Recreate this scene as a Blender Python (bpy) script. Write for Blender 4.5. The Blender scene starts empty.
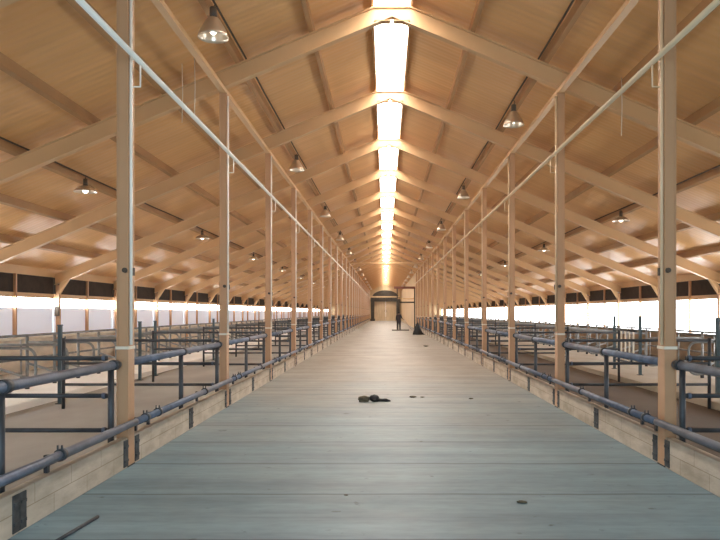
import bpy, bmesh, math, random
from mathutils import Vector, Matrix
random.seed(7)
S = bpy.context.scene
COL = S.collection
PI = math.pi

# ---------------------------------------------------------------- measures
BAY = 4.5
def PY(n): return (1.63 + n) * BAY          # y of the n-th post
NL, NR = 26, 14                              # posts in the left / right row
YB, YE = -3.0, PY(26) + 0.25                 # back and far gable wall
D_POST = 2.765                                # aisle face of the posts
D_WALL = 9.90
SL = 0.42                                    # roof slope
def z_rb(d): return 6.55 - SL * d            # rafter bottom
def z_rt(d): return 6.85 - SL * d            # rafter top = purlin bottom
def z_roof(d): return 7.01 - SL * d          # underside of roof sheets
CAMX = -0.118

# ---------------------------------------------------------------- materials
def nodes_of(name):
    m = bpy.data.materials.new(name); m.use_nodes = True
    nt = m.node_tree; b = nt.nodes['Principled BSDF']
    return m, nt, b
def mat(name, c, rough=0.6, metal=0.0, var=0.12, scale=4.0, stretch=(1, 1, 1), bump=0.0, bscale=40.0, spec=0.5, c2=None, detail=5):
    m, nt, b = nodes_of(name)
    tc = nt.nodes.new('ShaderNodeTexCoord'); mp = nt.nodes.new('ShaderNodeMapping')
    mp.inputs['Scale'].default_value = stretch
    nt.links.new(tc.outputs['Object'], mp.inputs['Vector'])
    nz = nt.nodes.new('ShaderNodeTexNoise'); nz.inputs['Scale'].default_value = scale; nz.inputs['Detail'].default_value = detail
    nt.links.new(mp.outputs['Vector'], nz.inputs['Vector'])
    r = nt.nodes.new('ShaderNodeValToRGB')
    lo = c2 if c2 else tuple(x * (1 - var) for x in c); hi = c if c2 else tuple(min(1, x * (1 + var)) for x in c)
    r.color_ramp.elements[0].color = (*lo, 1); r.color_ramp.elements[1].color = (*hi, 1)
    r.color_ramp.elements[0].position = 0.3; r.color_ramp.elements[1].position = 0.7
    nt.links.new(nz.outputs['Fac'], r.inputs['Fac']); nt.links.new(r.outputs['Color'], b.inputs['Base Color'])
    b.inputs['Roughness'].default_value = rough; b.inputs['Metallic'].default_value = metal
    b.inputs['Specular IOR Level'].default_value = spec
    if bump:
        n2 = nt.nodes.new('ShaderNodeTexNoise'); n2.inputs['Scale'].default_value = bscale; n2.inputs['Detail'].default_value = 4
        nt.links.new(mp.outputs['Vector'], n2.inputs['Vector'])
        bp = nt.nodes.new('ShaderNodeBump'); bp.inputs['Strength'].default_value = bump; bp.inputs['Distance'].default_value = 0.02
        nt.links.new(n2.outputs['Fac'], bp.inputs['Height']); nt.links.new(bp.outputs['Normal'], b.inputs['Normal'])
    return m
def emit(name, c, s, var=0.0):
    m, nt, b = nodes_of(name)
    b.inputs['Base Color'].default_value = (0.8, 0.8, 0.8, 1); b.inputs['Roughness'].default_value = 0.5
    b.inputs['Emission Color'].default_value = (*c, 1); b.inputs['Emission Strength'].default_value = s
    if var:
        tc = nt.nodes.new('ShaderNodeTexCoord'); nz = nt.nodes.new('ShaderNodeTexNoise'); nz.inputs['Scale'].default_value = 2.5
        nt.links.new(tc.outputs['Object'], nz.inputs['Vector'])
        r = nt.nodes.new('ShaderNodeValToRGB')
        r.color_ramp.elements[0].color = (*[x * (1 - var) for x in c], 1); r.color_ramp.elements[1].color = (*c, 1)
        nt.links.new(nz.outputs['Fac'], r.inputs['Fac']); nt.links.new(r.outputs['Color'], b.inputs['Emission Color'])
    return m

E_SKY, E_RIGHT, E_LEFT = 22.0, 9.5, 0.27

M = {}
M['steel'] = mat('tan_painted_steel', (0.52, 0.30, 0.16), 0.42, 0, 0.07, 1.2)
M['rafter'] = mat('tan_rafter_paint', (0.64, 0.40, 0.20), 0.4, 0, 0.06, 1.0)
M['purlin'] = mat('brown_purlin_paint', (0.43, 0.235, 0.10), 0.5, 0, 0.1, 1.5)
M['cream'] = mat('cream_pipe_paint', (0.95, 0.90, 0.80), 0.25, 0, 0.05, 2)
M['tanpipe'] = mat('light_tan_pipe_paint', (0.72, 0.54, 0.34), 0.35, 0, 0.06, 2)
M['pipe'] = mat('blue_grey_galvanised_pipe', (0.115, 0.145, 0.205), 0.42, 0.35, 0.3, 5, (1, 1, 1), 0.15, 30)
M['dpipe'] = mat('dark_grey_pipe', (0.05, 0.055, 0.062), 0.45, 0.3, 0.35, 5)
M['gpipe'] = mat('weathered_grey_pipe', (0.24, 0.24, 0.23), 0.5, 0.3, 0.4, 4)
M['teal'] = mat('dark_teal_post_paint', (0.055, 0.085, 0.095), 0.5, 0.1, 0.3, 4)
M['rust'] = mat('dark_joint_plate', (0.055, 0.058, 0.06), 0.6, 0.3, 0.5, 14)
M['curb'] = mat('beige_curb_concrete', (0.64, 0.555, 0.45), 0.8, 0, 0.3, 3.0, (1, 0.8, 2.5), 0.25, 18, 0.3, c2=(0.42, 0.35, 0.265))
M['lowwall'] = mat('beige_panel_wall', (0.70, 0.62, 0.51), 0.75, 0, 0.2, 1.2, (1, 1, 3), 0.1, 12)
M['lowwall_shaded'] = mat('shaded_panel_wall', (0.30, 0.22, 0.145), 0.75, 0, 0.2, 1.2, (1, 1, 3), 0.1, 12)  # same panels as the left wall, backlit shade painted in as darker brown
M['sill'] = mat('pale_sill', (0.75, 0.68, 0.55), 0.5, 0, 0.1, 2)
M['pen'] = mat('pen_concrete_left', (0.39, 0.375, 0.34), 0.7, 0, 0.2, 0.9, (1, 0.5, 1), 0.15, 10, c2=(0.27, 0.255, 0.225))
M['penr'] = mat('pen_floor_right', (0.11, 0.08, 0.055), 0.75, 0, 0.2, 0.9, (1, 0.5, 1), 0.2, 10, c2=(0.065, 0.045, 0.03))
M['palebed'] = mat('pale_left_bed', (0.93, 0.91, 0.86), 0.8, 0, 0.1, 1.3, (1, 0.4, 1), 0.2, 20, c2=(0.80, 0.76, 0.69))  # paler than the right bed
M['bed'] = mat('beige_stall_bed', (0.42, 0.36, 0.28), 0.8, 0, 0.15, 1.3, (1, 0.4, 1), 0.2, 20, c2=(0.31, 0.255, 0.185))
M['blind'] = mat('dark_rolled_blind', (0.035, 0.022, 0.014), 0.8, 0, 0.3, 5)
M['curtain'] = emit('lit_lavender_curtain', (0.70, 0.77, 1.0), E_LEFT, 0.12)
M['strip'] = emit('open_bright_strip', (0.94, 0.97, 1.0), 20.0)
M['bright'] = emit('lit_white_film', (0.90, 0.96, 1.0), E_RIGHT)
M['skyl'] = emit('lit_ridge_sheet', (1.0, 0.94, 0.86), E_SKY)
M['lamp'] = mat('brushed_lamp_aluminium', (0.72, 0.62, 0.50), 0.28, 0.8, 0.08, 6)
M['lampd'] = mat('dark_lamp_fitting', (0.10, 0.07, 0.045), 0.5, 0.3, 0.2, 6)
M['highlight_glow'] = emit('highlight_glow_bulb', (1.0, 0.86, 0.66), 5.0)  # glow added to the bulbs for bright highlights in the lamps
M['conduit'] = mat('dark_conduit', (0.06, 0.04, 0.025), 0.6, 0, 0.3, 6)
M['gable'] = mat('tan_gable_boards', (0.62, 0.44, 0.25), 0.6, 0, 0.12, 1.0, (4, 1, 0.4))
M['dark'] = mat('dark_brown_portal', (0.05, 0.038, 0.026), 0.6, 0, 0.3, 3)
M['red'] = mat('red_brown_beam', (0.16, 0.05, 0.03), 0.6, 0, 0.2, 3)
M['doorm'] = mat('tan_door_leaf', (0.60, 0.45, 0.28), 0.6, 0, 0.12, 2.0, (3, 1, 0.5))
M['ground'] = mat('outdoor_gravel', (0.55, 0.54, 0.48), 0.9, 0, 0.2, 0.4)
M['cloth'] = mat('dark_navy_work_clothes', (0.022, 0.018, 0.022), 0.85, 0, 0.3, 12)
M['skin'] = mat('skin_tone', (0.42, 0.24, 0.16), 0.6, 0, 0.08, 12)
M['hair'] = mat('dark_hair', (0.02, 0.013, 0.01), 0.7, 0, 0.2, 30)
M['olive'] = mat('dark_olive_cloth', (0.085, 0.072, 0.045), 0.9, 0, 0.5, 14, (1, 1, 1), 0.5, 20)
M['black'] = mat('black_tarpaulin', (0.010, 0.010, 0.010), 0.6, 0, 0.3, 8, (1, 1, 1), 0.5, 9)
M['wood'] = mat('grey_handle_wood', (0.38, 0.33, 0.30), 0.7, 0, 0.2, 6)

def add_blocks(m, w, h):
    nt = m.node_tree; L = nt.links.new; N = nt.nodes.new; b = nt.nodes['Principled BSDF']
    src = b.inputs['Base Color'].links[0].from_socket
    tc = N('ShaderNodeTexCoord'); sx = N('ShaderNodeSeparateXYZ'); cb = N('ShaderNodeCombineXYZ')
    L(tc.outputs['Object'], sx.inputs[0]); L(sx.outputs['Y'], cb.inputs[0]); L(sx.outputs['Z'], cb.inputs[1])
    br = N('ShaderNodeTexBrick'); br.inputs['Scale'].default_value = 1.0; br.inputs['Brick Width'].default_value = w; br.inputs['Row Height'].default_value = h
    br.inputs['Mortar Size'].default_value = 0.005; br.inputs['Mortar Smooth'].default_value = 0.5
    br.inputs['Color1'].default_value = (1, 1, 1, 1); br.inputs['Color2'].default_value = (0.9, 0.89, 0.87, 1); br.inputs['Mortar'].default_value = (0.62, 0.58, 0.52, 1)
    L(cb.outputs[0], br.inputs['Vector'])
    x = N('ShaderNodeMixRGB'); x.blend_type = 'MULTIPLY'; x.inputs['Fac'].default_value = 1.0
    L(src, x.inputs[1]); L(br.outputs['Color'], x.inputs[2]); L(x.outputs[0], b.inputs['Base Color'])
add_blocks(M['curb'], 0.62, 0.158)
def ceiling_mat():
    m, nt, b = nodes_of('tan_ribbed_roof_sheet')
    L = nt.links.new; N = nt.nodes.new
    tc = N('ShaderNodeTexCoord'); sx = N('ShaderNodeSeparateXYZ'); L(tc.outputs['Object'], sx.inputs[0])
    mp = N('ShaderNodeMapping'); mp.inputs['Scale'].default_value = (0.25, 2.2, 0.25); L(tc.outputs['Object'], mp.inputs['Vector'])
    nz = N('ShaderNodeTexNoise'); nz.inputs['Scale'].default_value = 2.0; nz.inputs['Detail'].default_value = 6; L(mp.outputs[0], nz.inputs['Vector'])
    r = N('ShaderNodeValToRGB'); r.color_ramp.elements[0].position = 0.3; r.color_ramp.elements[1].position = 0.72
    r.color_ramp.elements[0].color = (0.66, 0.36, 0.14, 1); r.color_ramp.elements[1].color = (0.78, 0.45, 0.185, 1)
    L(nz.outputs['Fac'], r.inputs['Fac']); L(r.outputs['Color'], b.inputs['Base Color'])
    # shallow ribs that run down the slope, one every 0.16 m, slightly buckled
    ad = N('ShaderNodeMath'); ad.operation = 'MULTIPLY'; ad.inputs[1].default_value = 2 * PI / 0.16; L(sx.outputs['Y'], ad.inputs[0])
    sn = N('ShaderNodeMath'); sn.operation = 'SINE'; L(ad.outputs[0], sn.inputs[0])
    n2 = N('ShaderNodeTexNoise'); n2.inputs['Scale'].default_value = 0.9; n2.inputs['Detail'].default_value = 3; L(mp.outputs[0], n2.inputs['Vector'])
    ml = N('ShaderNodeMath'); ml.operation = 'MULTIPLY_ADD'; ml.inputs[1].default_value = 8.0; L(n2.outputs['Fac'], ml.inputs[0]); L(sn.outputs[0], ml.inputs[2])
    bp = N('ShaderNodeBump'); bp.inputs['Strength'].default_value = 0.22; bp.inputs['Distance'].default_value = 0.006
    L(ml.outputs[0], bp.inputs['Height']); L(bp.outputs['Normal'], b.inputs['Normal'])
    b.inputs['Roughness'].default_value = 0.34; b.inputs['Specular IOR Level'].default_value = 0.6
    return m
M['ceil'] = ceiling_mat()

def floor_mat():
    m, nt, b = nodes_of('worn_grey_aisle_concrete')
    L = nt.links.new; N = nt.nodes.new
    tc = N('ShaderNodeTexCoord')
    def noise(scale, stretch, detail=6, rough=0.55):
        mp = N('ShaderNodeMapping'); mp.inputs['Scale'].default_value = stretch; L(tc.outputs['Object'], mp.inputs['Vector'])
        nz = N('ShaderNodeTexNoise'); nz.inputs['Scale'].default_value = scale; nz.inputs['Detail'].default_value = detail; nz.inputs['Roughness'].default_value = rough
        L(mp.outputs[0], nz.inputs['Vector']); return nz.outputs['Fac']
    def ramp(f, p0, c0, p1, c1):
        r = N('ShaderNodeValToRGB'); r.color_ramp.elements[0].position = p0; r.color_ramp.elements[1].position = p1
        r.color_ramp.elements[0].color = (*c0, 1); r.color_ramp.elements[1].color = (*c1, 1); L(f, r.inputs['Fac']); return r.outputs['Color']
    def mul(a, c):
        x = N('ShaderNodeMixRGB'); x.blend_type = 'MULTIPLY'; x.inputs['Fac'].default_value = 1.0; L(a, x.inputs[1]); L(c, x.inputs[2]); return x.outputs[0]
    near_blue_tint = ramp(noise(0.7, (1, 1, 1)), 0.3, (0.17, 0.275, 0.33), 0.7, (0.255, 0.375, 0.435))
    far_tan_tint = ramp(noise(0.9, (1, 0.7, 1)), 0.3, (0.31, 0.275, 0.225), 0.7, (0.42, 0.375, 0.31))
    # painted colour cast of the light: bluish near the camera, ragged change to tan
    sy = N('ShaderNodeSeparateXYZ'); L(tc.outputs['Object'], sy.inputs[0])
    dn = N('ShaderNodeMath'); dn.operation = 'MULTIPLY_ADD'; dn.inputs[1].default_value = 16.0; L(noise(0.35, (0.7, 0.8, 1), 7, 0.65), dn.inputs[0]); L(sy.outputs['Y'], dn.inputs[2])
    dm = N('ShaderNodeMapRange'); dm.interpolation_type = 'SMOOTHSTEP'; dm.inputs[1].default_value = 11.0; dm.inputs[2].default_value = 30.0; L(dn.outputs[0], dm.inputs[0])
    mx = N('ShaderNodeMixRGB'); L(dm.outputs[0], mx.inputs[0]); L(near_blue_tint, mx.inputs[1]); L(far_tan_tint, mx.inputs[2]); base = mx.outputs[0]
    streak = ramp(noise(2.0, (0.10, 1.5, 1), 8, 0.7), 0.34, (0.72, 0.72, 0.71), 0.6, (1, 1, 1))
    fine = ramp(noise(14, (0.35, 1, 1), 4), 0.3, (0.86, 0.86, 0.86), 0.6, (1, 1, 1))
    # saw-cut joints across the aisle
    sx = N('ShaderNodeSeparateXYZ'); L(tc.outputs['Object'], sx.inputs[0])
    wob = N('ShaderNodeMath'); wob.operation = 'MULTIPLY_ADD'; wob.inputs[1].default_value = 0.05; L(noise(1.1, (1, 0.01, 1), 2), wob.inputs[0]); L(sx.outputs['Y'], wob.inputs[2])
    md = N('ShaderNodeMath'); md.operation = 'PINGPONG'; md.inputs[1].default_value = 0.62; L(wob.outputs[0], md.inputs[0])
    jo = ramp(md.outputs[0], 0.008, (0.45, 0.45, 0.45), 0.03, (1, 1, 1))
    spots = ramp(noise(5.0, (1, 1, 1), 3), 0.26, (0.5, 0.48, 0.45), 0.33, (1, 1, 1))
    L(mul(mul(mul(mul(base, streak), fine), jo), spots), b.inputs['Base Color'])
    rr = N('ShaderNodeMapRange'); rr.inputs[3].default_value = 0.44; rr.inputs[4].default_value = 0.68; L(noise(1.6, (0.3, 1, 1)), rr.inputs[0]); L(rr.outputs[0], b.inputs['Roughness'])
    bp = N('ShaderNodeBump'); bp.inputs['Strength'].default_value = 0.12; bp.inputs['Distance'].default_value = 0.02
    L(noise(9, (0.4, 1, 1)), bp.inputs['Height']); L(bp.outputs['Normal'], b.inputs['Normal'])
    return m
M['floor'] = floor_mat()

# ---------------------------------------------------------------- mesh helper
class MB:
    def __init__(s): s.bm = bmesh.new()
    def box(s, x0, x1, y0, y1, z0, z1):
        if x0 > x1: x0, x1 = x1, x0
        v = [s.bm.verts.new(p) for p in ((x0, y0, z0), (x1, y0, z0), (x1, y1, z0), (x0, y1, z0), (x0, y0, z1), (x1, y0, z1), (x1, y1, z1), (x0, y1, z1))]
        for f in ((3, 2, 1, 0), (4, 5, 6, 7), (0, 1, 5, 4), (1, 2, 6, 5), (2, 3, 7, 6), (3, 0, 4, 7)): s.bm.faces.new([v[i] for i in f])
        return s
    def prism(s, pts, axis, a, b):
        """extrude an outline of 2-D points along axis 'x' or 'y' (pts are (x,z) for 'y', (y,z) for 'x')"""
        def P(p, t): return (p[0], t, p[1]) if axis == 'y' else (t, p[0], p[1])
        A = [s.bm.verts.new(P(p, a)) for p in pts]; B = [s.bm.verts.new(P(p, b)) for p in pts]; n = len(pts)
        s.bm.faces.new(A); s.bm.faces.new(B[::-1])
        for i in range(n): s.bm.faces.new([A[i], B[i], B[(i + 1) % n], A[(i + 1) % n]])
        return s
    def tube(s, pts, r, seg=12):
        pts = [Vector(p) for p in pts]; rings = []
        up = Vector((0, 0, 1)); d0 = (pts[1] - pts[0]).normalized()
        if abs(d0.dot(up)) > 0.95: up = Vector((1, 0, 0))
        for i, p in enumerate(pts):
            d = ((pts[min(i + 1, len(pts) - 1)] - p).normalized() + (p - pts[max(i - 1, 0)]).normalized()).normalized() if 0 < i < len(pts) - 1 else ((pts[1] - pts[0]) if i == 0 else (pts[-1] - pts[-2])).normalized()
            u = (up - d * up.dot(d)); u = u.normalized() if u.length > 1e-4 else d.orthogonal().normalized()
            w = d.cross(u); up = u
            rr = r[i] if isinstance(r, (list, tuple)) else r
            rings.append([s.bm.verts.new(p + (u * math.cos(2 * PI * k / seg) + w * math.sin(2 * PI * k / seg)) * rr) for k in range(seg)])
        for a, b in zip(rings, rings[1:]):
            for k in range(seg):
                f = s.bm.faces.new([a[k], a[(k + 1) % seg], b[(k + 1) % seg], b[k]]); f.smooth = True
        s.bm.faces.new(rings[0][::-1]); s.bm.faces.new(rings[-1])
        return s
    def lathe(s, prof, seg=24, c=(0, 0, 0)):
        rings = []
        for r, z in prof:
            rings.append([s.bm.verts.new((c[0] + r * math.cos(2 * PI * k / seg), c[1] + r * math.sin(2 * PI * k / seg), c[2] + z)) for k in range(seg)])
        for a, b in zip(rings, rings[1:]):
            for k in range(seg):
                f = s.bm.faces.new([a[k], a[(k + 1) % seg], b[(k + 1) % seg], b[k]]); f.smooth = True
        return s
    def ell(s, c, r, rot=None, seg=14, rings=9, noise=0.0):
        prof = []
        R = rot if rot else Matrix.Identity(3)
        vs = []
        for i in range(rings + 1):
            t = PI * i / rings
            vs.append([s.bm.verts.new(Vector(c) + R @ Vector((r[0] * math.sin(t) * math.cos(2 * PI * k / seg), r[1] * math.sin(t) * math.sin(2 * PI * k / seg), r[2] * math.cos(t))) * (1 + random.uniform(-noise, noise))) for k in range(seg)])
        for a, b in zip(vs, vs[1:]):
            for k in range(seg):
                f = s.bm.faces.new([a[k], b[k], b[(k + 1) % seg], a[(k + 1) % seg]]); f.smooth = True
        bmesh.ops.remove_doubles(s.bm, verts=s.bm.verts[:], dist=1e-5)
        return s
    def build(s, name, m, parent=None, loc=None, bevel=0.0):
        bmesh.ops.recalc_face_normals(s.bm, faces=s.bm.faces[:])
        me = bpy.data.meshes.new(name); s.bm.to_mesh(me); s.bm.free(); me.materials.append(m)
        o = bpy.data.objects.new(name, me); COL.objects.link(o)
        if parent: o.parent = parent
        if loc: o.location = loc
        if bevel:
            md = o.modifiers.new('edge', 'BEVEL'); md.width = bevel; md.segments = 2; md.limit_method = 'ANGLE'
        return o

ORD = ['', 'first', 'second', 'third', 'fourth', 'fifth', 'sixth', 'seventh', 'eighth', 'ninth', 'tenth', 'eleventh', 'twelfth', 'thirteenth', 'fourteenth', 'fifteenth', 'sixteenth', 'seventeenth', 'eighteenth', 'nineteenth', 'twentieth',
       'twenty-first', 'twenty-second', 'twenty-third', 'twenty-fourth', 'twenty-fifth', 'twenty-sixth', 'twenty-seventh', 'twenty-eighth', 'twenty-ninth', 'thirtieth']
SIDE = {-1: 'left', 1: 'right'}
def tag(o, label, cat, group=None):
    o['label'] = label; o['category'] = cat
    if group: o['group'] = group
    return o
def struct(o, label=None, cat=None):
    o['kind'] = 'structure'
    if label: o['label'] = label
    if cat: o['category'] = cat
    return o
def empty(name, loc, rz=0.0):
    o = bpy.data.objects.new(name, None); COL.objects.link(o); o.location = loc; o.rotation_euler = (0, 0, rz); o.empty_display_size = 0.2
    return o
def copy_tree(o, parent=None):
    c = o.copy(); COL.objects.link(c)
    if parent: c.parent = parent
    for ch in KIDS.get(o.name, []): copy_tree(ch, c)
    return c
KIDS = {}
def index_kids():
    KIDS.clear()
    for o in COL.objects:
        if o.parent: KIDS.setdefault(o.parent.name, []).append(o)
def series(proto, spots, labeler, group):
    """first spot takes the prototype, the rest take copies"""
    index_kids(); out = []
    for i, loc in enumerate(spots):
        o = proto if i == 0 else copy_tree(proto)
        o.location = loc; o['label'] = labeler(i); o['group'] = group; out.append(o)
    return out

# ================================================================= SETTING
def vexp(b):
    return b
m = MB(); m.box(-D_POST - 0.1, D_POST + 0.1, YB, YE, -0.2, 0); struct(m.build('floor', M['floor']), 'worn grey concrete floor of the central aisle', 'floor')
m = MB(); m.box(-D_WALL - 0.1, -2.9, YB, YE, -0.2, -0.002); struct(m.build('floor_left', M['pen']), 'tan concrete pen floor left of the aisle', 'floor')
m = MB(); m.box(2.9, D_WALL + 0.1, YB, YE, -0.2, -0.002); struct(m.build('floor_right', M['penr']), 'dark brown pen floor right of the aisle', 'floor')
m = MB(); m.box(-7.15, -6.05, YB, YE, -0.05, 0.12); struct(m.build('trim_1', M['palebed'], bevel=0.02), 'pale lying bed along the left pens', 'bed')
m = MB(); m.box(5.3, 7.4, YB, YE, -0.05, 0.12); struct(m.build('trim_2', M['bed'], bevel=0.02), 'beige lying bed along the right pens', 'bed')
g = MB(); g.box(-90, 90, -60, 260, -0.5, -0.25); struct(g.build('ground', M['ground']), 'pale ground outside the barn', 'ground')

# roof slopes
for s in (-1, 1):
    m = MB(); a, b = 0.31, 10.5
    m.prism([(s * a, z_roof(a)), (s * b, z_roof(b)), (s * b, z_roof(b) + 0.12), (s * a, z_roof(a) + 0.12)], 'y', YB - 0.3, YE + 0.3)
    struct(m.build('ceiling' if s < 0 else 'ceiling_right', M['ceil']), 'tan ribbed roof sheets of the %s slope' % SIDE[s], 'ceiling')
    m = MB(); m.prism([(s * 0.31, z_roof(0.31) - 0.13), (s * 0.35, z_roof(0.35) - 0.13), (s * 0.35, z_roof(.35) + 0.17), (s * 0.31, z_roof(.31) + 0.17)], 'y', YB, YE)
    struct(m.build('trim_3' if s < 0 else 'trim_4', M['purlin']), 'brown board along the %s edge of the ridge light' % SIDE[s], 'trim')
    # lower side wall, pale sill, eave beam
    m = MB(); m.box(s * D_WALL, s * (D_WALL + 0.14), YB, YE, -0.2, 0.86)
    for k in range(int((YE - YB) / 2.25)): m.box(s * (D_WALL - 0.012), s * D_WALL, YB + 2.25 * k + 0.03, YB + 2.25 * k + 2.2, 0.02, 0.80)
    struct(m.build('wall_%s' % SIDE[s], M['lowwall' if s < 0 else 'lowwall_shaded']), 'low panelled %s side wall under the windows' % SIDE[s], 'wall')
    m = MB(); m.box(s * (D_WALL - 0.05), s * (D_WALL + 0.16), YB, YE, 0.86, 0.92)
    struct(m.build('trim_5' if s < 0 else 'trim_6', M['sill'] if s < 0 else M['steel']), 'sill along the top of the low %s wall' % SIDE[s], 'sill')
    m = MB(); m.box(s * (D_WALL + 0.0), s * (D_WALL + 0.12), YB, YE, 2.62, 2.87)
    struct(m.build('trim_7' if s < 0 else 'trim_8', M['rafter']), 'tan eave beam above the %s windows' % SIDE[s], 'beam')

# gable walls: outline with a doorway cut into it
def gable(name, y0, y1, dw, dh, label):
    m = MB(); b = D_WALL + 0.14
    for s in (-1, 1):
        m.prism([(s * dw, -0.2), (s * b, -0.2), (s * b, z_roof(b)), (s * dw, z_roof(dw))], 'y', y0, y1)
    m.prism([(-dw, dh), (dw, dh), (dw, z_roof(dw)), (0.0, z_roof(0) + 0.1), (-dw, z_roof(dw))], 'y', y0, y1)
    return struct(m.build(name, M['gable']), label, 'wall')
gable('wall_back', YB - 0.2, YB, 2.6, 4.6, 'tan gable wall behind the viewer with an opening added for the blue fill light')  # opening behind the camera is added so blue light reaches the near floor
gable('wall_end', YE, YE + 0.2, 2.2, 3.9, 'tan board gable wall at the far end of the aisle')
# far double door
d = empty('door_1', (0, YE + 0.02, 0)); struct(d, 'tan double door under the dark portal at the far end', 'door')
for s in (-1, 1):
    lf = MB().box(s * 0.01, s * 2.19, 0.0, 0.08, 0.02, 3.88).build('door_leaf', M['doorm'], d)
    MB().box(s * 0.12, s * 0.16, -0.06, 0.0, 1.6, 2.0).build('door_handle', M['dark'], lf)
# partition that closes the pens beyond the right row
m = MB(); y0 = PY(13) + 0.2
m.box(2.78, 2.90, y0, YE, 0.0, z_rb(2.90) - 0.005)
struct(m.build('wall_partition', M['gable']), 'tan partition wall past the last right post', 'wall')

# ---- windows: one per bay and side
WN = [0]
def make_window(s):
    WN[0] += 1
    o = empty('window_%d' % WN[0], (0, 0, 0)); struct(o, 'open %s side window bay' % SIDE[s], 'window')
    d0, d1 = D_WALL, D_WALL + 0.1
    fr = MB(); fr.box(s * (d0 + 0.0), s * (d1 - 0.02), 0.06, BAY - 0.06, 2.0, 2.13)
    fr.build('header', M['rafter'], o)
    mu = MB(); mu.box(s * (d0 - 0.04), s * (d0 + 0.06), BAY / 2 - 0.035, BAY / 2 + 0.035, 0.92, 2.62); mu.build('mullion', M['steel'], o)
    for k in range(2):
        ya, yb = (0.06, BAY / 2 - 0.035) if k == 0 else (BAY / 2 + 0.035, BAY - 0.06)
        MB().box(s * (d0 + 0.03), s * (d1 - 0.01), ya, yb, 2.13, 2.62).build('rolled_blind', M['blind'], o)
        if s < 0:
            MB().box(s * (d0 + 0.05), s * (d1 - 0.03), ya, yb, 0.92, 1.72).build('curtain', M['curtain'], o)
            MB().box(s * (d0 + 0.08), s * (d1 - 0.01), ya, yb, 1.72, 2.0).build('pane', M['strip'], o)
        else:
            MB().box(s * (d0 + 0.05), s * (d1 - 0.03), ya, yb, 0.92, 2.0).build('pane', M['bright'], o)
    return o
for s, last in ((-1, 26), (1, 26)):
    proto = make_window(s); index_kids()
    for i, n in enumerate(range(0, last)):
        if i == 0: o = proto
        else:
            o = copy_tree(proto); WN[0] += 1; o.name = 'window_%d' % WN[0]
        o.location = (0, PY(n), 0)
        o['label'] = '%s window bay from the viewer in the %s side wall' % (ORD[i + 1], SIDE[s])

# ---- ridge light: one lit sheet per bay
sk = None
m = MB(); m.prism([(-0.31, 7.02), (0, 7.10), (0.31, 7.02), (0.31, 7.04), (0, 7.12), (-0.31, 7.04)], 'y', YB, PY(0))
struct(m.build('ceiling_light_block', M['ceil']), 'unseen ridge cap over the viewer, added to darken the near floor', 'ceiling')  # unseen cap added to block ridge light from the near floor
for i in range(26):
    y0 = PY(i)
    WN[0] += 1
    m = MB(); y1 = PY(i + 1)
    m.prism([(-0.31, 7.02), (0, 7.10), (0.31, 7.02), (0.31, 7.04), (0, 7.12), (-0.31, 7.04)], 'y', y0 + 0.02, y1 - 0.02)
    struct(m.build('window_%d' % WN[0], M['skyl']), '%s lit ridge light sheet from the viewer' % ORD[i + 1], 'skylight')

# ================================================================= FRAMES
# roof frame: two I-beams, apex haunches, knee plates
def ibeam(s):
    m = MB(); a, b = 0.0, D_WALL - 0.02
    def strip(d0, d1, lo, hi, w):
        m.prism([(s * d0, z_rb(d0) + lo), (s * d1, z_rb(d1) + lo), (s * d1, z_rb(d1) + hi), (s * d0, z_rb(d0) + hi)], 'y', -w, w)
    c = 0.31
    strip(a, b, 0.0, 0.022, 0.075); strip(c, b, 0.278, 0.30, 0.075); strip(c, b, 0.02, 0.28, 0.035)
    m.box(0.0, s * c, -0.075, 0.075, z_rt(c) - 0.022, z_rt(c))
    m.prism([(0.0, z_rb(0) + 0.02), (s * c, z_rb(c) + 0.02), (s * c, z_rt(c) - 0.02), (0.0, z_rt(c) - 0.02)], 'y', -0.035, 0.035)
    return m
rf = empty('roof_frame', (0, 0, 0)); tag(rf, '', 'rafter')
for s in (-1, 1):
    ibeam(s).build('rafter_beam', M['rafter'], rf)
    m = MB(); m.box(s * 0.025, s * 0.30, -0.075, 0.075, 6.475, 6.492); m.prism([(s * 0.03, 6.49), (s * 0.27, 6.49), (s * 0.27, z_rb(0.27) + 0.01), (s * 0.03, z_rb(0.03) + 0.01)], 'y', -0.01, 0.01)
    m.build('apex_haunch', M['purlin'], rf)
    m = MB(); m.prism([(s * (D_WALL - 0.15), 2.12), (s * (D_WALL - 0.15), z_rb(D_WALL - 0.15) + 0.01), (s * (D_WALL - 0.45), z_rb(D_WALL - 0.45) + 0.01)], 'y', -0.04, 0.04)
    m.build('knee_plate', M['rafter'], rf)
series(rf, [(0, PY(n), 0) for n in range(27)], lambda i: '%s tan gabled roof frame from the viewer, spanning the whole barn' % ORD[i + 1], 'roof frames')

# purlins
for s in (-1, 1):
    for k in range(7):
        d = 1.35 + 1.23 * k
        m = MB(); m.prism([(s * (d - 0.035), z_rt(d - 0.035) + 0.003), (s * (d + 0.035), z_rt(d + 0.035) + 0.003), (s * (d + 0.035), z_roof(d + 0.035) - 0.004), (s * (d - 0.035), z_roof(d - 0.035) - 0.004)], 'y', YB, YE)
        tag(m.build('purlin', M['purlin']), '%s brown purlin down from the ridge on the %s roof slope' % (ORD[k + 1], SIDE[s]), 'purlin', 'purlins under the roof sheets')
    # head beam on the post tops, between the frames
    d = 2.825
    m = MB(); m.box(s * (d - 0.05), s * (d + 0.05), PY(0) - 0.085 if False else YB, PY(26 if s < 0 else 13) + 0.085, z_rb(d + .05) - 0.075, z_rb(d + .05) - 0.003)
    tag(m.build('head_beam', M['rafter']), 'long tan head beam resting on the %s row of posts' % SIDE[s], 'beam')

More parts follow.
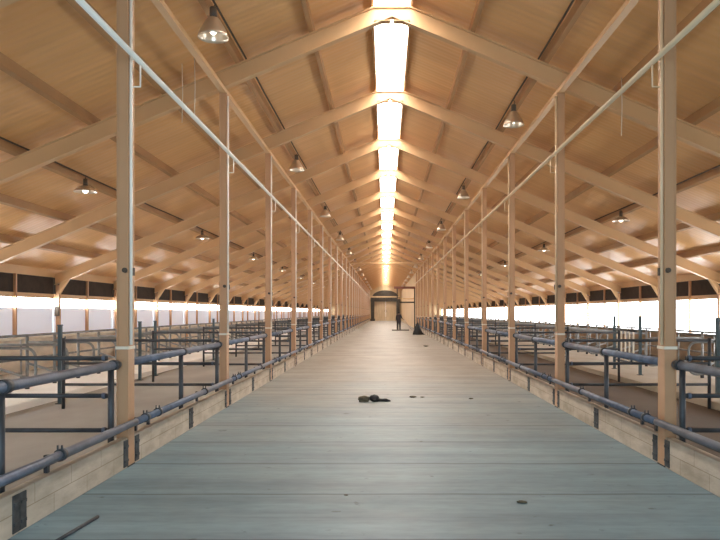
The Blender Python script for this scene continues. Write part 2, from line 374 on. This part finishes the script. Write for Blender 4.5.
# posts
ZT = z_rb(2.875) - 0.076
for s, cnt in ((-1, NL), (1, NR)):
    p = empty('steel_post', (0, 0, 0)); tag(p, '', 'post')
    m = MB(); m.box(0, s * 0.012, -0.09, 0.09, 0, ZT); m.box(s * 0.012, s * 0.108, -0.078, 0.078, 0, ZT); m.box(s * 0.108, s * 0.12, -0.09, 0.09, 0, ZT)
    m.build('column', M['steel'], p)
    MB().box(s * -0.004, s * 0.14, -0.096, 0.096, 0, 0.014).build('base_plate', M['rust'], p)
    br = MB(); br.tube([(0.0, -0.03, 3.94), (-s * 0.105, -0.03, 3.94), (-s * 0.105, -0.03, 4.16)], 0.010, 8)
    br.tube([(0.0, -0.03, 4.23), (-s * 0.06, -0.03, 4.23)], 0.016, 8)
    br.build('pipe_bracket', M['cream'] if s < 0 else M['tanpipe'], p)
    MB().tube([(-s * 0.017, -0.055, 1.26), (-s * 0.017, -0.055, ZT - 0.05)], 0.016, 10).build('lit_edge_pipe', M['cream'] if s < 0 else M['tanpipe'], p)  # thin pale pipe added to give the post's lit inner edge its bright line
    m = MB(); m.box(-s * 0.008, s * 0.128, -0.098, -0.0905, 1.215, 1.245); m.box(-s * 0.008, 0, -0.098, 0.098, 1.215, 1.245); m.box(s * .1205, s * 0.128, -0.098, 0.098, 1.215, 1.245)
    m.build('strap', M['sill'], p)
    MB().box(-s * 0.03, 0.0, -0.025, 0.025, 1.98, 2.06).build('switch_box', M['conduit'], p)
    MB().tube([(s * 0.03, -0.079, 2.03), (s * 0.03, -0.12, 2.03)], 0.026, 10).build('insulator', M['conduit'], p)
    series(p, [(s * D_POST, PY(n), 0) for n in range(cnt)], lambda i: '%s tan steel post from the viewer in the %s row along the aisle' % (ORD[i + 1], SIDE[s]), 'steel posts along the aisle')
    # wall posts
    w = empty('wall_post', (0, 0, 0)); tag(w, '', 'post')
    MB().box(s * (D_WALL - 0.15), s * (D_WALL - 0.052), -0.06, 0.06, 0, z_rb(D_WALL) - 0.0).build('column', M['steel'], w)
    MB().box(s * (D_WALL - 0.17), s * (D_WALL - 0.052), -0.09, 0.09, 0, 0.012).build('base_plate', M['rust'], w)
    cw = 26
    series(w, [(0, PY(n), 0) for n in range(cw)], lambda i: '%s tan post from the viewer standing against the %s side wall' % (ORD[i + 1], SIDE[s]), 'posts against the side walls')
    # overhead water pipe
    m = MB(); m.tube([(s * 2.665, YB + 0.3, 4.20), (s * 2.665, PY(cnt - 1) + 0.1, 4.20)], 0.03, 12)
    tag(m.build('overhead_pipe', M['cream'] if s < 0 else M['tanpipe']), '%s overhead pipe running high along the %s row of posts' % ('cream white' if s < 0 else 'light tan', SIDE[s]), 'pipe')

# tie pipe across the aisle
m = MB(); m.tube([(-2.725, PY(10), 5.25), (0, PY(10), 5.19), (2.725, PY(10), 5.25)], 0.075, 12)
t = m.build('tie_pipe', M['rafter']); tag(t, 'tan tie pipe crossing the aisle high up between two posts', 'pipe')

# ================================================================= CURBS, FENCES, GATES
CB0, CB1 = 2.765, 2.855
for s, bays in ((-1, range(-1, 25)), (1, range(-1, 13))):
    p = empty('curb_panel', (0, 0, 0)); tag(p, '', 'curb')
    L0, L1 = 0.10, 2.246
    m = MB(); m.box(s * CB0, s * CB1, L0, L1, 0.0, 0.31); m.build('panel', M['curb'], p, bevel=0.008)
    for ya, yb in ((L0, L0 + 0.12), (L1 - 0.09, L1)):
        m = MB(); m.box(s * (CB0 - 0.007), s * (CB0 - 0.0005), ya, yb, 0.02, 0.29); m.box(s * (CB0 - 0.016), s * (CB0 - 0.007), ya + 0.01, yb - 0.01, 0.07, 0.095); m.box(s * (CB0 - 0.016), s * (CB0 - 0.007), ya + 0.01, yb - 0.01, 0.21, 0.235)
        m.build('joint_plate', M['rust'], p)
    q = empty('curb_panel', (0, 0, 0)); tag(q, '', 'curb')
    L0, L1 = 2.254, 4.40
    m = MB(); m.box(s * CB0, s * CB1, L0, L1, 0.0, 0.31); m.build('panel', M['curb'], q, bevel=0.008)
    for ya, yb in ((L0, L0 + 0.09), (L1 - 0.12, L1)):
        m = MB(); m.box(s * (CB0 - 0.007), s * (CB0 - 0.0005), ya, yb, 0.02, 0.29); m.box(s * (CB0 - 0.016), s * (CB0 - 0.007), ya + 0.01, yb - 0.01, 0.07, 0.095); m.box(s * (CB0 - 0.016), s * (CB0 - 0.007), ya + 0.01, yb - 0.01, 0.21, 0.235)
        m.build('joint_plate', M['rust'], q)
    def lab(which):
        def f(i):
            if i == 0: return 'beige concrete curb panel nearest the viewer on the %s, %s half' % (SIDE[s], which)
            return '%s beige concrete curb panel just past the %s %s post' % ('near' if which == 'near' else 'second', ORD[i], SIDE[s])
        return f
    series(p, [(0, PY(n), 0) for n in bays], lab('near'), 'concrete curb panels along the aisle')
    series(q, [(0, PY(n), 0) for n in bays], lab('far'), 'concrete curb panels along the aisle')

    # feed fence, one per bay
    f = empty('feed_fence', (0, 0, 0)); tag(f, '', 'fence')
    dr = 2.87
    MB().tube([(s * dr, 0.10, 1.06), (s * dr, BAY - 0.10, 1.06)], 0.043, 14).build('top_rail', M['pipe'], f)
    MB().tube([(s * 2.717, 0.002, 0.455), (s * 2.717, BAY - 0.002, 0.455)], 0.037, 14).build('lower_rail', M['pipe'], f)
    MB().tube([(s * 2.835, 0.14, 0.37), (s * 2.835, BAY - 0.14, 0.37)], 0.014, 8).build('thin_rod', M['dpipe'], f)
    for y in (0.20, BAY / 2, BAY - 0.20):
        st = MB().tube([(s * 2.90, y, 0.0), (s * 2.90, y, 1.04)], 0.031, 12).build('stanchion', M['dpipe'], f)
        MB().tube([(s * 2.90, y, 0.0), (s * 2.90, y, 0.10)], 0.042, 12).build('foot_sleeve', M['pipe'], st)
        cl = MB(); cl.tube([(s * dr, y - 0.04, 1.06), (s * dr, y + 0.04, 1.06)], 0.054, 14); cl.build('rail_clamp', M['dpipe'], f)
    for y in (0.30, 0.72, 2.80):
        cl = MB(); cl.tube([(s * 2.717, y - 0.03, 0.455), (s * 2.717, y + 0.03, 0.455)], 0.050, 14)
        cl.box(s * 2.73, s * 2.845, y - 0.022, y + 0.022, 0.435, 0.455); cl.box(s * 2.815, s * 2.845, y - 0.022, y + 0.022, 0.312, 0.45)
        cl.tube([(s * 2.70, y - 0.015, 0.48), (s * 2.70, y - 0.015, 0.535)], 0.008, 6); cl.tube([(s * 2.735, y - 0.015, 0.48), (s * 2.735, y - 0.015, 0.535)], 0.008, 6)
        cl.build('pipe_clamp', M['dpipe'], f)
    series(f, [(0, PY(n), 0) for n in bays], lambda i: ('blue-grey pipe feed fence nearest the viewer on the %s of the aisle' % SIDE[s]) if i == 0 else 'blue-grey pipe feed fence beginning at the %s %s post' % (ORD[i], SIDE[s]), 'feed fences along the aisle')

    # pen gates across the pens, one behind each post
    gt = empty('pen_gate', (0, 0, 0)); tag(gt, '', 'gate')
    de = 5.25 if s > 0 else 5.44
    for z in (1.13, 0.75, 0.40): MB().tube([(s * 2.935, 0, z), (s * de, 0, z)], 0.023, 12).build('rail', M['dpipe'], gt)
    for z in (1.13, 0.75, 0.40): MB().tube([(s * 2.955, 0, z), (s * 2.985, 0, z)], 0.032, 12).build('end_sleeve', M['pipe'], gt)
    MB().tube([(s * de, 0, 0.0), (s * de, 0, 1.17)], 0.028, 12).build('end_post', M['dpipe'], gt)
    series(gt, [(0, PY(n) - 0.20, 0) for n in range(0, 26 if s < 0 else 13)], lambda i: 'dark three-rail pen gate reaching outward beside the %s %s post' % (ORD[i + 1], SIDE[s]), 'pen gates across the side pens')

    # cubicle dividers: bent pipe loop on an upright, four to a bay
    cd = empty('stall_divider', (0, 0, 0)); tag(cd, '', 'divider')
    x0, x1 = (5.72, 7.0)
    def loop():
        pts = [(s * x1, 0, 1.02)]
        c = Vector((s * (x0 + 0.16), 0, 0.86))
        for k in range(7):
            a = PI / 2 + PI / 2 * k / 6; pts.append((c.x + s * 0.16 * math.cos(a), 0, c.z + 0.16 * math.sin(a)))
        c = Vector((s * (x0 + 0.16), 0, 0.56))
        for k in range(7):
            a = PI + PI / 2 * k / 6; pts.append((c.x + s * 0.16 * math.cos(a), 0, c.z + 0.16 * math.sin(a)))
        pts.append((s * (x0 + 0.7), 0, 0.44)); pts.append((s * x1, 0, 0.62))
        return MB().tube(pts, 0.024, 10)
    loop().build('loop', M['gpipe'], cd)
    MB().tube([(s * x1, 0, 0.115), (s * x1, 0, 1.13)], 0.03, 10).build('upright', M['gpipe'], cd)
    MB().tube([(s * x1, 0, 0.119), (s * x1, 0, 0.24)], 0.042, 10).build('foot_sleeve', M['dpipe'], cd)
    spots = [(0, PY(n) + 1.125 * (k + .5), 0) for n in range(0, 26 if s < 0 else 18) for k in range(4) if not (s > 0 and n == 2 and k < 2)]
    DL = ['%s grey stall divider loop in the pen past the %s %s post' % (ORD[k + 1], ORD[n + 1], SIDE[s]) for n in range(0, 26 if s < 0 else 18) for k in range(4) if not (s > 0 and n == 2 and k < 2)]
    series(cd, spots, lambda i: DL[i], 'stall dividers on the lying beds')
    # neck rail through the uprights and wall-side rail
    ye = PY(26) - 0.3
    m = MB(); m.tube([(s * 6.945, PY(0), 1.155), (s * 6.945, ye, 1.155)], 0.024, 10)
    tag(m.build('neck_rail', M['gpipe']), 'grey neck rail lying along the stall dividers of the %s bed' % SIDE[s], 'rail')
    m = MB(); m.tube([(s * 8.6, PY(-1) + 2, 0.98), (s * 8.6, ye, 0.98)], 0.03, 10)
    rr = m.build('top_pipe', M['sill' if s < 0 else 'gpipe'])
    wr = empty('wall_side_rail', (s * 8.6, PY(-1) + 2, 0)); tag(wr, '%s two-bar rail between the %s lying bed and the side wall' % ('pale' if s < 0 else 'grey', SIDE[s]), 'rail')
    rr.parent = wr; rr.matrix_parent_inverse = Matrix.Translation((-s * 8.6, -(PY(-1) + 2), 0))
    rr2 = MB().tube([(0, 0, 0.5), (0, ye - PY(-1) - 2, 0.5)], 0.026, 10).build('lower_pipe', M['gpipe'], wr)
    for k in range(int((ye - PY(-1) - 2) / 2.25)):
        MB().tube([(0, 0.3 + 2.25 * k, 0.0), (0, 0.3 + 2.25 * k, 1.0)], 0.024, 8).build('post', M['gpipe'], wr)

# tall dark posts at the bed edges
tp = empty('tall_pen_post', (0, 0, 0)); tag(tp, '', 'post')
MB().box(-0.03, 0.03, -0.03, 0.03, 0.0, 1.36).build('column', M['teal'], tp)
MB().box(-0.037, 0.037, -0.037, 0.037, 1.36, 1.38).build('cap', M['teal'], tp)
MB().box(-0.06, 0.06, -0.06, 0.06, 0.0, 0.012).build('foot_plate', M['rust'], tp)
tspots = [(-5.78, 12.25, 0), (-5.87, 16.5, 0), (-5.87, 17.6, 0), (-5.8, 23.3, 0), (5.68, 12.25, .12), (5.87, 16.5, .12), (5.87, 18.35, .12), (5.8, 23.3, .12)]
series(tp, tspots, lambda i: ['nearest', 'second nearest', 'third nearest', 'fourth nearest'][i % 4] + ' tall dark teal post at the edge of the %s lying bed' % ('left' if i < 4 else 'right'), 'tall dark posts in the pens')
# barred panel between two tall posts on the right
bp = empty('barred_panel', (5.87, 16.76, 0.12)); tag(bp, 'barred panel between the two tall dark posts in the right pens', 'panel')
for z in (0.25, 1.02): MB().tube([(0, 0.0, z), (0, 1.53, z)], 0.024, 10).build('rail', M['dpipe'], bp)
for k in range(5): MB().tube([(0, 0.18 + 0.29 * k, 0.25), (0, 0.18 + 0.29 * k, 1.02)], 0.02, 10).build('bar', M['sill'], bp)

# ================================================================= LAMPS
def conduit(d, z, y0, y1, label):
    m = MB(); r = 0.016; pts = []; y = y0; k = 0
    while y < y1: pts.append((d + 0.008 * math.sin(k * 2.1), y, z + 0.006 * math.sin(k * 1.3))); y += 1.5; k += 1
    pts.append((d, y1, z)); m.tube(pts, r, 8)
    return tag(m.build('conduit', M['conduit']), label, 'conduit')
for s in (-1, 1):
    conduit(s * 2.46, z_rt(2.46) + 0.045, YB + 0.2, YE - 0.2, 'dark cable conduit holding the %s row of bell lamps' % SIDE[s])
    conduit(s * 6.12, z_rt(6.12) + 0.045, YB + 0.2, YE - 0.2, 'dark cable conduit over the %s pens' % SIDE[s])
def bell_lamp():
    o = empty('bell_lamp', (0, 0, 0)); tag(o, '', 'lamp')
    sh = MB().lathe([(0.045, -0.22), (0.075, -0.235), (0.10, -0.27), (0.135, -0.33), (0.175, -0.40), (0.20, -0.46), (0.21, -0.50), (0.203, -0.502), (0.194, -0.46), (0.168, -0.40), (0.128, -0.33), (0.095, -0.28), (0.06, -0.25), (0.04, -0.245)], 28).build('shade', M['lamp'], o)
    MB().lathe([(0.001, -0.08), (0.045, -0.085), (0.05, -0.10), (0.05, -0.22), (0.001, -0.225)], 16).build('ballast_cap', M['lampd'], o)
    hk = MB(); hk.tube([(0, 0, 0.0), (0.02, 0, -0.02), (0.022, 0, -0.05), (0, 0, -0.085)], 0.008, 8); hk.build('hook', M['lampd'], o)
    MB().ell((0, 0, -0.37), (0.055, 0.055, 0.09)).build('bulb', M['highlight_glow'], o)
    return o
lampz = z_rt(2.46) + 0.021
for s, off in ((-1, 0.5), (1, 1.5)):
    sp = [(s * 2.46, PY(n), lampz) for n in [off + 2 * k for k in range(13 if s < 0 else 12)]]
    series(bell_lamp(), sp, lambda i: '%s bell-shaped metal lamp from the viewer hanging right above the %s side of the aisle' % (ORD[i + 1], SIDE[s]) if False else '%s hanging bell lamp from the viewer above the %s edge of the aisle' % (ORD[i + 1], SIDE[s]), 'bell lamps over the aisle')
def dish_lamp():
    o = empty('dish_lamp', (0, 0, 0)); tag(o, '', 'lamp')
    MB().lathe([(0.04, -0.17), (0.09, -0.18), (0.16, -0.22), (0.215, -0.275), (0.225, -0.30), (0.217, -0.302), (0.205, -0.275), (0.15, -0.23), (0.08, -0.195), (0.035, -0.185)], 28).build('shade', M['lamp'], o)
    MB().lathe([(0.001, -0.03), (0.04, -0.035), (0.045, -0.17), (0.001, -0.175)], 16).build('ballast_cap', M['lampd'], o)
    MB().tube([(0, 0, 0.0), (0, 0, -0.04)], 0.01, 8).build('hook', M['lampd'], o)
    MB().ell((0, 0, -0.255), (0.06, 0.06, 0.07)).build('bulb', M['highlight_glow'], o)
    return o
lz = z_rt(6.12) + 0.021
for s, off in ((-1, 1.5), (1, 2.5)):
    sp = [(s * 6.12, PY(n), lz) for n in [off + 2 * k for k in range(12 if s < 0 else 5)]]
    series(dish_lamp(), sp, lambda i: '%s shallow dish lamp from the viewer hanging over the %s pens' % (ORD[i + 1], SIDE[s]), 'dish lamps over the pens')
# hanging cords
for x, y, lab in ((-3.18, 11.3, 'thin pale cord hanging under the left roof, nearer the aisle'), (-3.38, 11.3, 'thin pale cord hanging under the left roof, farther from the aisle'), (3.75, 11.5, 'thin pale cord hanging under the right roof')):
    z1 = z_roof(abs(x)) ; m = MB(); m.tube([(x, y, z1), (x + 0.01, y, z1 - 0.45), (x, y, z1 - 0.95)], 0.006, 6)
    tag(m.build('hanging_cord', M['sill']), lab, 'cord', 'cords hanging under the roof')

# ================================================================= FAR END
pt = empty('portal', (-0.05, YE - 0.30, 0)); tag(pt, 'dark brown portal frame with a low arched top round the far door', 'portal')
for s in (-1, 1):
    po = MB().box(s * 1.95, s * 2.55, -0.15, 0.15, 0, 3.9).build('pillar', M['dark'], pt)
    MB().box(s * 1.85, s * 2.66, -0.2, 0.2, 0, 0.45).build('plinth', M['dark'], pt)
MB().box(-2.6, 2.6, -0.16, 0.16, 3.45, 4.15).build('lintel', M['dark'], pt)
MB().box(-2.66, 2.66, -0.2, 0.2, 4.15, 4.40).build('cornice', M['gable'], pt)
arc = [(-2.3, 4.40)] + [(2.3 * math.sin(-PI / 2 + PI * k / 14), 4.40 + 1.05 * max(0.06, math.cos(-PI / 2 + PI * k / 14)) ** 1.25) for k in range(1, 14)] + [(2.3, 4.40)]
MB().prism(arc, 'y', -0.14, 0.14).build('arch', M['dark'], pt)
sf = empty('pipe_gantry', (0, PY(13) + 0.30, 0)); tag(sf, 'dark pipe frame with a red-brown top beam standing right of the far aisle', 'frame')
MB().box(0.74, 2.74, -0.08, 0.08, 3.78, 4.0).build('top_beam', M['red'], sf)
MB().box(1.0, 2.70, -0.03, 0.03, 2.82, 2.90).build('thin_rail', M['rafter'], sf)
MB().box(1.0, 2.70, -0.04, 0.04, 2.45, 2.58).build('dark_rail', M['dark'], sf)
MB().box(2.62, 2.72, -0.05, 0.05, 0.0, 3.78).build('upright', M['dark'], sf)
MB().box(0.98, 1.08, -0.05, 0.05, 0.0, 3.78).build('upright', M['dark'], sf)

# person seen from behind, reaching to the handle on the right
def skin_mesh(name, verts, edges, radii, m, parent, sub=2, root=0):
    me = bpy.data.meshes.new(name); me.from_pydata(verts, edges, []); o = bpy.data.objects.new(name, me); COL.objects.link(o)
    sk_ = o.modifiers.new('skin', 'SKIN'); sk_.use_smooth_shade = True
    for i, v in enumerate(me.skin_vertices[0].data): v.radius = (radii[i], radii[i] * 0.85); v.use_root = (i == root)
    sb = o.modifiers.new('sub', 'SUBSURF'); sb.levels = sub; sb.render_levels = sub
    dg = bpy.context.evaluated_depsgraph_get(); dg.update()
    nm = bpy.data.meshes.new_from_object(o.evaluated_get(dg)); bpy.data.objects.remove(o)
    nm.name = name; nm.materials.append(m)
    for p_ in nm.polygons: p_.use_smooth = True
    q_ = bpy.data.objects.new(name, nm); COL.objects.link(q_); q_.parent = parent
    return q_
pe = empty('person', (1.10, 62.0, 0), 0); tag(pe, 'person in dark work clothes standing far down the aisle, seen from behind', 'person')
V = [(0, 0, .88), (0, .01, 1.08), (0, .01, 1.30), (0, .0, 1.40), (0, .0, 1.47), (0, -.005, 1.54), (0, 0, 1.60),
     (-.09, 0, .80), (-.095, .01, .46), (-.10, -.01, .10), (-.105, .10, .045),
     (.09, 0, .80), (.10, .02, .46), (.11, 0, .10), (.115, .11, .045),
     (-.17, 0, 1.33), (-.22, .02, 1.08), (-.20, .10, .86), (-.19, .13, .79),
     (.17, 0, 1.33), (.24, .05, 1.10), (.34, .13, .99), (.40, .16, .96)]
Ed = [(0, 1), (1, 2), (2, 3), (3, 4), (4, 5), (5, 6), (0, 7), (7, 8), (8, 9), (9, 10), (0, 11), (11, 12), (12, 13), (13, 14), (2, 15), (15, 16), (16, 17), (17, 18), (2, 19), (19, 20), (20, 21), (21, 22)]
R = [.10, .095, .12, .07, .055, .085, .07, .10, .07, .05, .045, .10, .07, .05, .045, .075, .052, .038, .032, .075, .052, .038, .032]
skin_mesh('body', V, Ed, R, M['skin'], pe)
CV = [(0, 0, .68), (0, .01, 1.08), (0, .01, 1.30), (0, 0, 1.385), (-.17, 0, 1.33), (-.22, .02, 1.08), (-.203, .09, .89), (.17, 0, 1.33), (.24, .05, 1.10), (.325, .12, 1.005)]
skin_mesh('jacket', CV, [(0, 1), (1, 2), (2, 3), (2, 4), (4, 5), (5, 6), (2, 7), (7, 8), (8, 9)], [.17, .19, .20, .115, .088, .066, .05, .088, .066, .05], M['cloth'], pe)
TV = [(0, 0, 1.06), (-.09, 0, .80), (-.095, .01, .46), (-.10, 0, .05), (.09, 0, .80), (.10, .02, .46), (.11, 0, .05)]
skin_mesh('trousers', TV, [(0, 1), (1, 2), (2, 3), (0, 4), (4, 5), (5, 6)], [.175, .135, .10, .08, .135, .10, .08], M['cloth'], pe)
for sx_, yy in ((-.105, .05), (.115, .06)):
    MB().ell((sx_, yy, .05), (.065, .15, .05)).build('boot', M['black'], pe)
MB().ell((0, -.03, 1.555), (.098, .10, .10)).build('hair', M['hair'], pe)
for s in (-1, 1): MB().ell((s * .082, .0, 1.53), (.012, .022, .032)).build('ear', M['skin'], pe)
MB().ell((0, .09, 1.525), (.014, .02, .02)).build('nose', M['skin'], pe)
for s, c in ((-1, Vector((-.19, .135, .775))), (1, Vector((.405, .165, .955)))):
    h = MB()
    h.ell(c, (.03, .02, .045))
    for k in range(4):
        a = c + Vector((-.02 + .013 * k, .01, -.03)); ln = (.05, .058, .055, .045)[k]
        h.tube([a, a + Vector((0, .012, -ln * .6)), a + Vector((0, -.005, -ln))], .0085, 6)
    h.tube([c + Vector((-s * .025, .0, .0)), c + Vector((-s * .045, .015, -.025)), c + Vector((-s * .04, .02, -.05))], .0095, 6)
    h.build('hand', M['skin'], pe)
# long handle from the hand down to the pile, board on the floor, dark pile
m = MB(); m.tube([(1.562, 62.17, 0.955), (2.2, 60.72, 0.022)], 0.022, 8)
tl = m.build('long_handle', M['wood']); tag(tl, 'pale grey long tool handle slanting from the hand of the person down to the floor', 'tool')
m = MB(); m.box(0.48, 1.95, 60.4, 60.62, 0.0, 0.09); tag(m.build('floor_board', M['dark'], bevel=0.01), 'dark flat board lying across the floor in front of the person', 'board')
m = MB()
def heap():
    bm = m.bm; rows = []
    for j in range(9):
        t = j / 8; row = []
        for k in range(20):
            a = 2 * PI * k / 20
            rx = (0.27 * (1 - t) ** 0.75 + 0.03); ry = rx * 0.8
            ex = 0.27 * max(0, math.cos(a)) ** 3 * (1 - t) ** 3
            row.append(bm.verts.new((rx * math.cos(a) * (1 + random.uniform(-.12, .12)) + ex + 0.06 * t, ry * math.sin(a) * (1 + random.uniform(-.12, .12)), 0.86 * t)))
        rows.append(row)
    for a_, b_ in zip(rows, rows[1:]):
        for k in range(20): bm.faces.new([a_[k], a_[(k + 1) % 20], b_[(k + 1) % 20], b_[k]]).smooth = True
    bm.faces.new(rows[-1]); bm.faces.new(rows[0][::-1])
heap()
hp = m.build('covered_heap', M['black']); hp.location = (2.13, 49.6, 0); tag(hp, 'black pointed heap with a trailing end on the right of the aisle', 'heap')

# ================================================================= FLOOR ITEMS
bu = empty('cloth_bundle', (-0.38, 12.55, 0)); tag(bu, 'dark olive bundle of cloth lying in the middle of the aisle floor', 'bundle')
mm = MB(); mm.box(-.2, -.03, -.07, .06, .0, .085); mm.ell((-.11, 0, .052), (.11, .08, .052), noise=0.10); b_ = mm.build('folded_cloth', M['olive'], bu, bevel=0.02)
mm = MB(); mm.ell((.07, .0, .062), (.09, .075, .064), noise=0.08); mm.build('dark_lump', M['black'], bu)
mm = MB(); mm.tube([(.10, 0, .035), (.20, -.01, .028), (.28, -.015, .03), (.36, .0, .012)], [.035, .026, .03, .008], 10); mm.build('tail', M['black'], bu)
m = MB(); m.tube([(-2.40, 4.78, 0.014), (-2.345, 5.45, 0.014)], 0.013, 8); tag(m.build('thin_rod', M['dpipe']), 'thin dark rod lying on the floor near the left curb', 'rod')
for (px, py, sz, lab) in ((413, 397.5, .07, 'flat dark scrap on the floor right of the cloth bundle'), (422.5, 397.5, .04, 'tiny dark scrap beside the flat scrap, right of the cloth bundle'), (471, 399, .045, 'small dark scrap on the floor towards the right curb'), (346, 495.5, .02, 'tiny dark crumb on the near floor left of the middle'), (426, 346.5, .12, 'dark scrap on the far floor nearer the right curb'), (522, 503, .045, 'small dark crumb on the near floor at the right')):
    Y = 1.6 * 703 / (py - 312); X = (px - 385) * Y / 703 + CAMX
    mm = MB(); mm.ell((0, 0, sz * .22), (sz, sz * .7, sz * .22), noise=0.12, seg=10, rings=6); o = mm.build('floor_scrap', M['olive']); o.location = (X, Y, 0)
    tag(o, lab, 'scrap', 'scraps on the aisle floor')
# small boxes on the pens' posts
m = MB(); m.box(-0.07, 0.07, -0.06, 0.0, -0.14, 0.14); o = m.build('junction_box', M['conduit'], bevel=0.01); o.location = (-(D_WALL - 0.10), PY(3) - 0.06, 1.62); tag(o, 'small dark box fixed to a left wall post', 'box')

# ================================================================= LIGHT
w = bpy.data.worlds.new('World'); S.world = w; w.use_nodes = True
bg = w.node_tree.nodes['Background']; bg.inputs['Color'].default_value = (0.72, 0.86, 1.0, 1); bg.inputs['Strength'].default_value = 2.0
ld = bpy.data.lights.new('added_blue_fill', 'AREA'); ld.shape = 'RECTANGLE'; ld.size = 5.0; ld.size_y = 4.4; ld.energy = 420; ld.color = (0.55, 0.80, 1.0)  # added blue fill from behind the camera, tinting the near floor
lo = bpy.data.objects.new('added_blue_fill', ld); COL.objects.link(lo); lo.location = (0, YB - 0.1, 2.3); lo.rotation_euler = (PI / 2, 0, 0)

# ================================================================= CAMERA
cd = bpy.data.cameras.new('Camera'); co = bpy.data.objects.new('Camera', cd); COL.objects.link(co)
co.location = (CAMX, 0, 1.6); co.rotation_euler = (PI / 2, 0, 0)
cd.sensor_width = 36; cd.lens = 703 / 720 * 36; cd.shift_x = -25 / 720; cd.shift_y = 42 / 720; cd.clip_end = 500; cd.clip_start = 0.05
S.camera = co
S.view_settings.view_transform = 'Standard'; S.view_settings.look = 'None'; S.view_settings.gamma = 1.0; S.view_settings.exposure = 0.2
try: S.view_settings.use_curve_mapping = False
except Exception: pass
S.cycles.max_bounces = 10; S.cycles.diffuse_bounces = 6; S.cycles.sample_clamp_indirect = 8
S.cycles.use_denoising = True
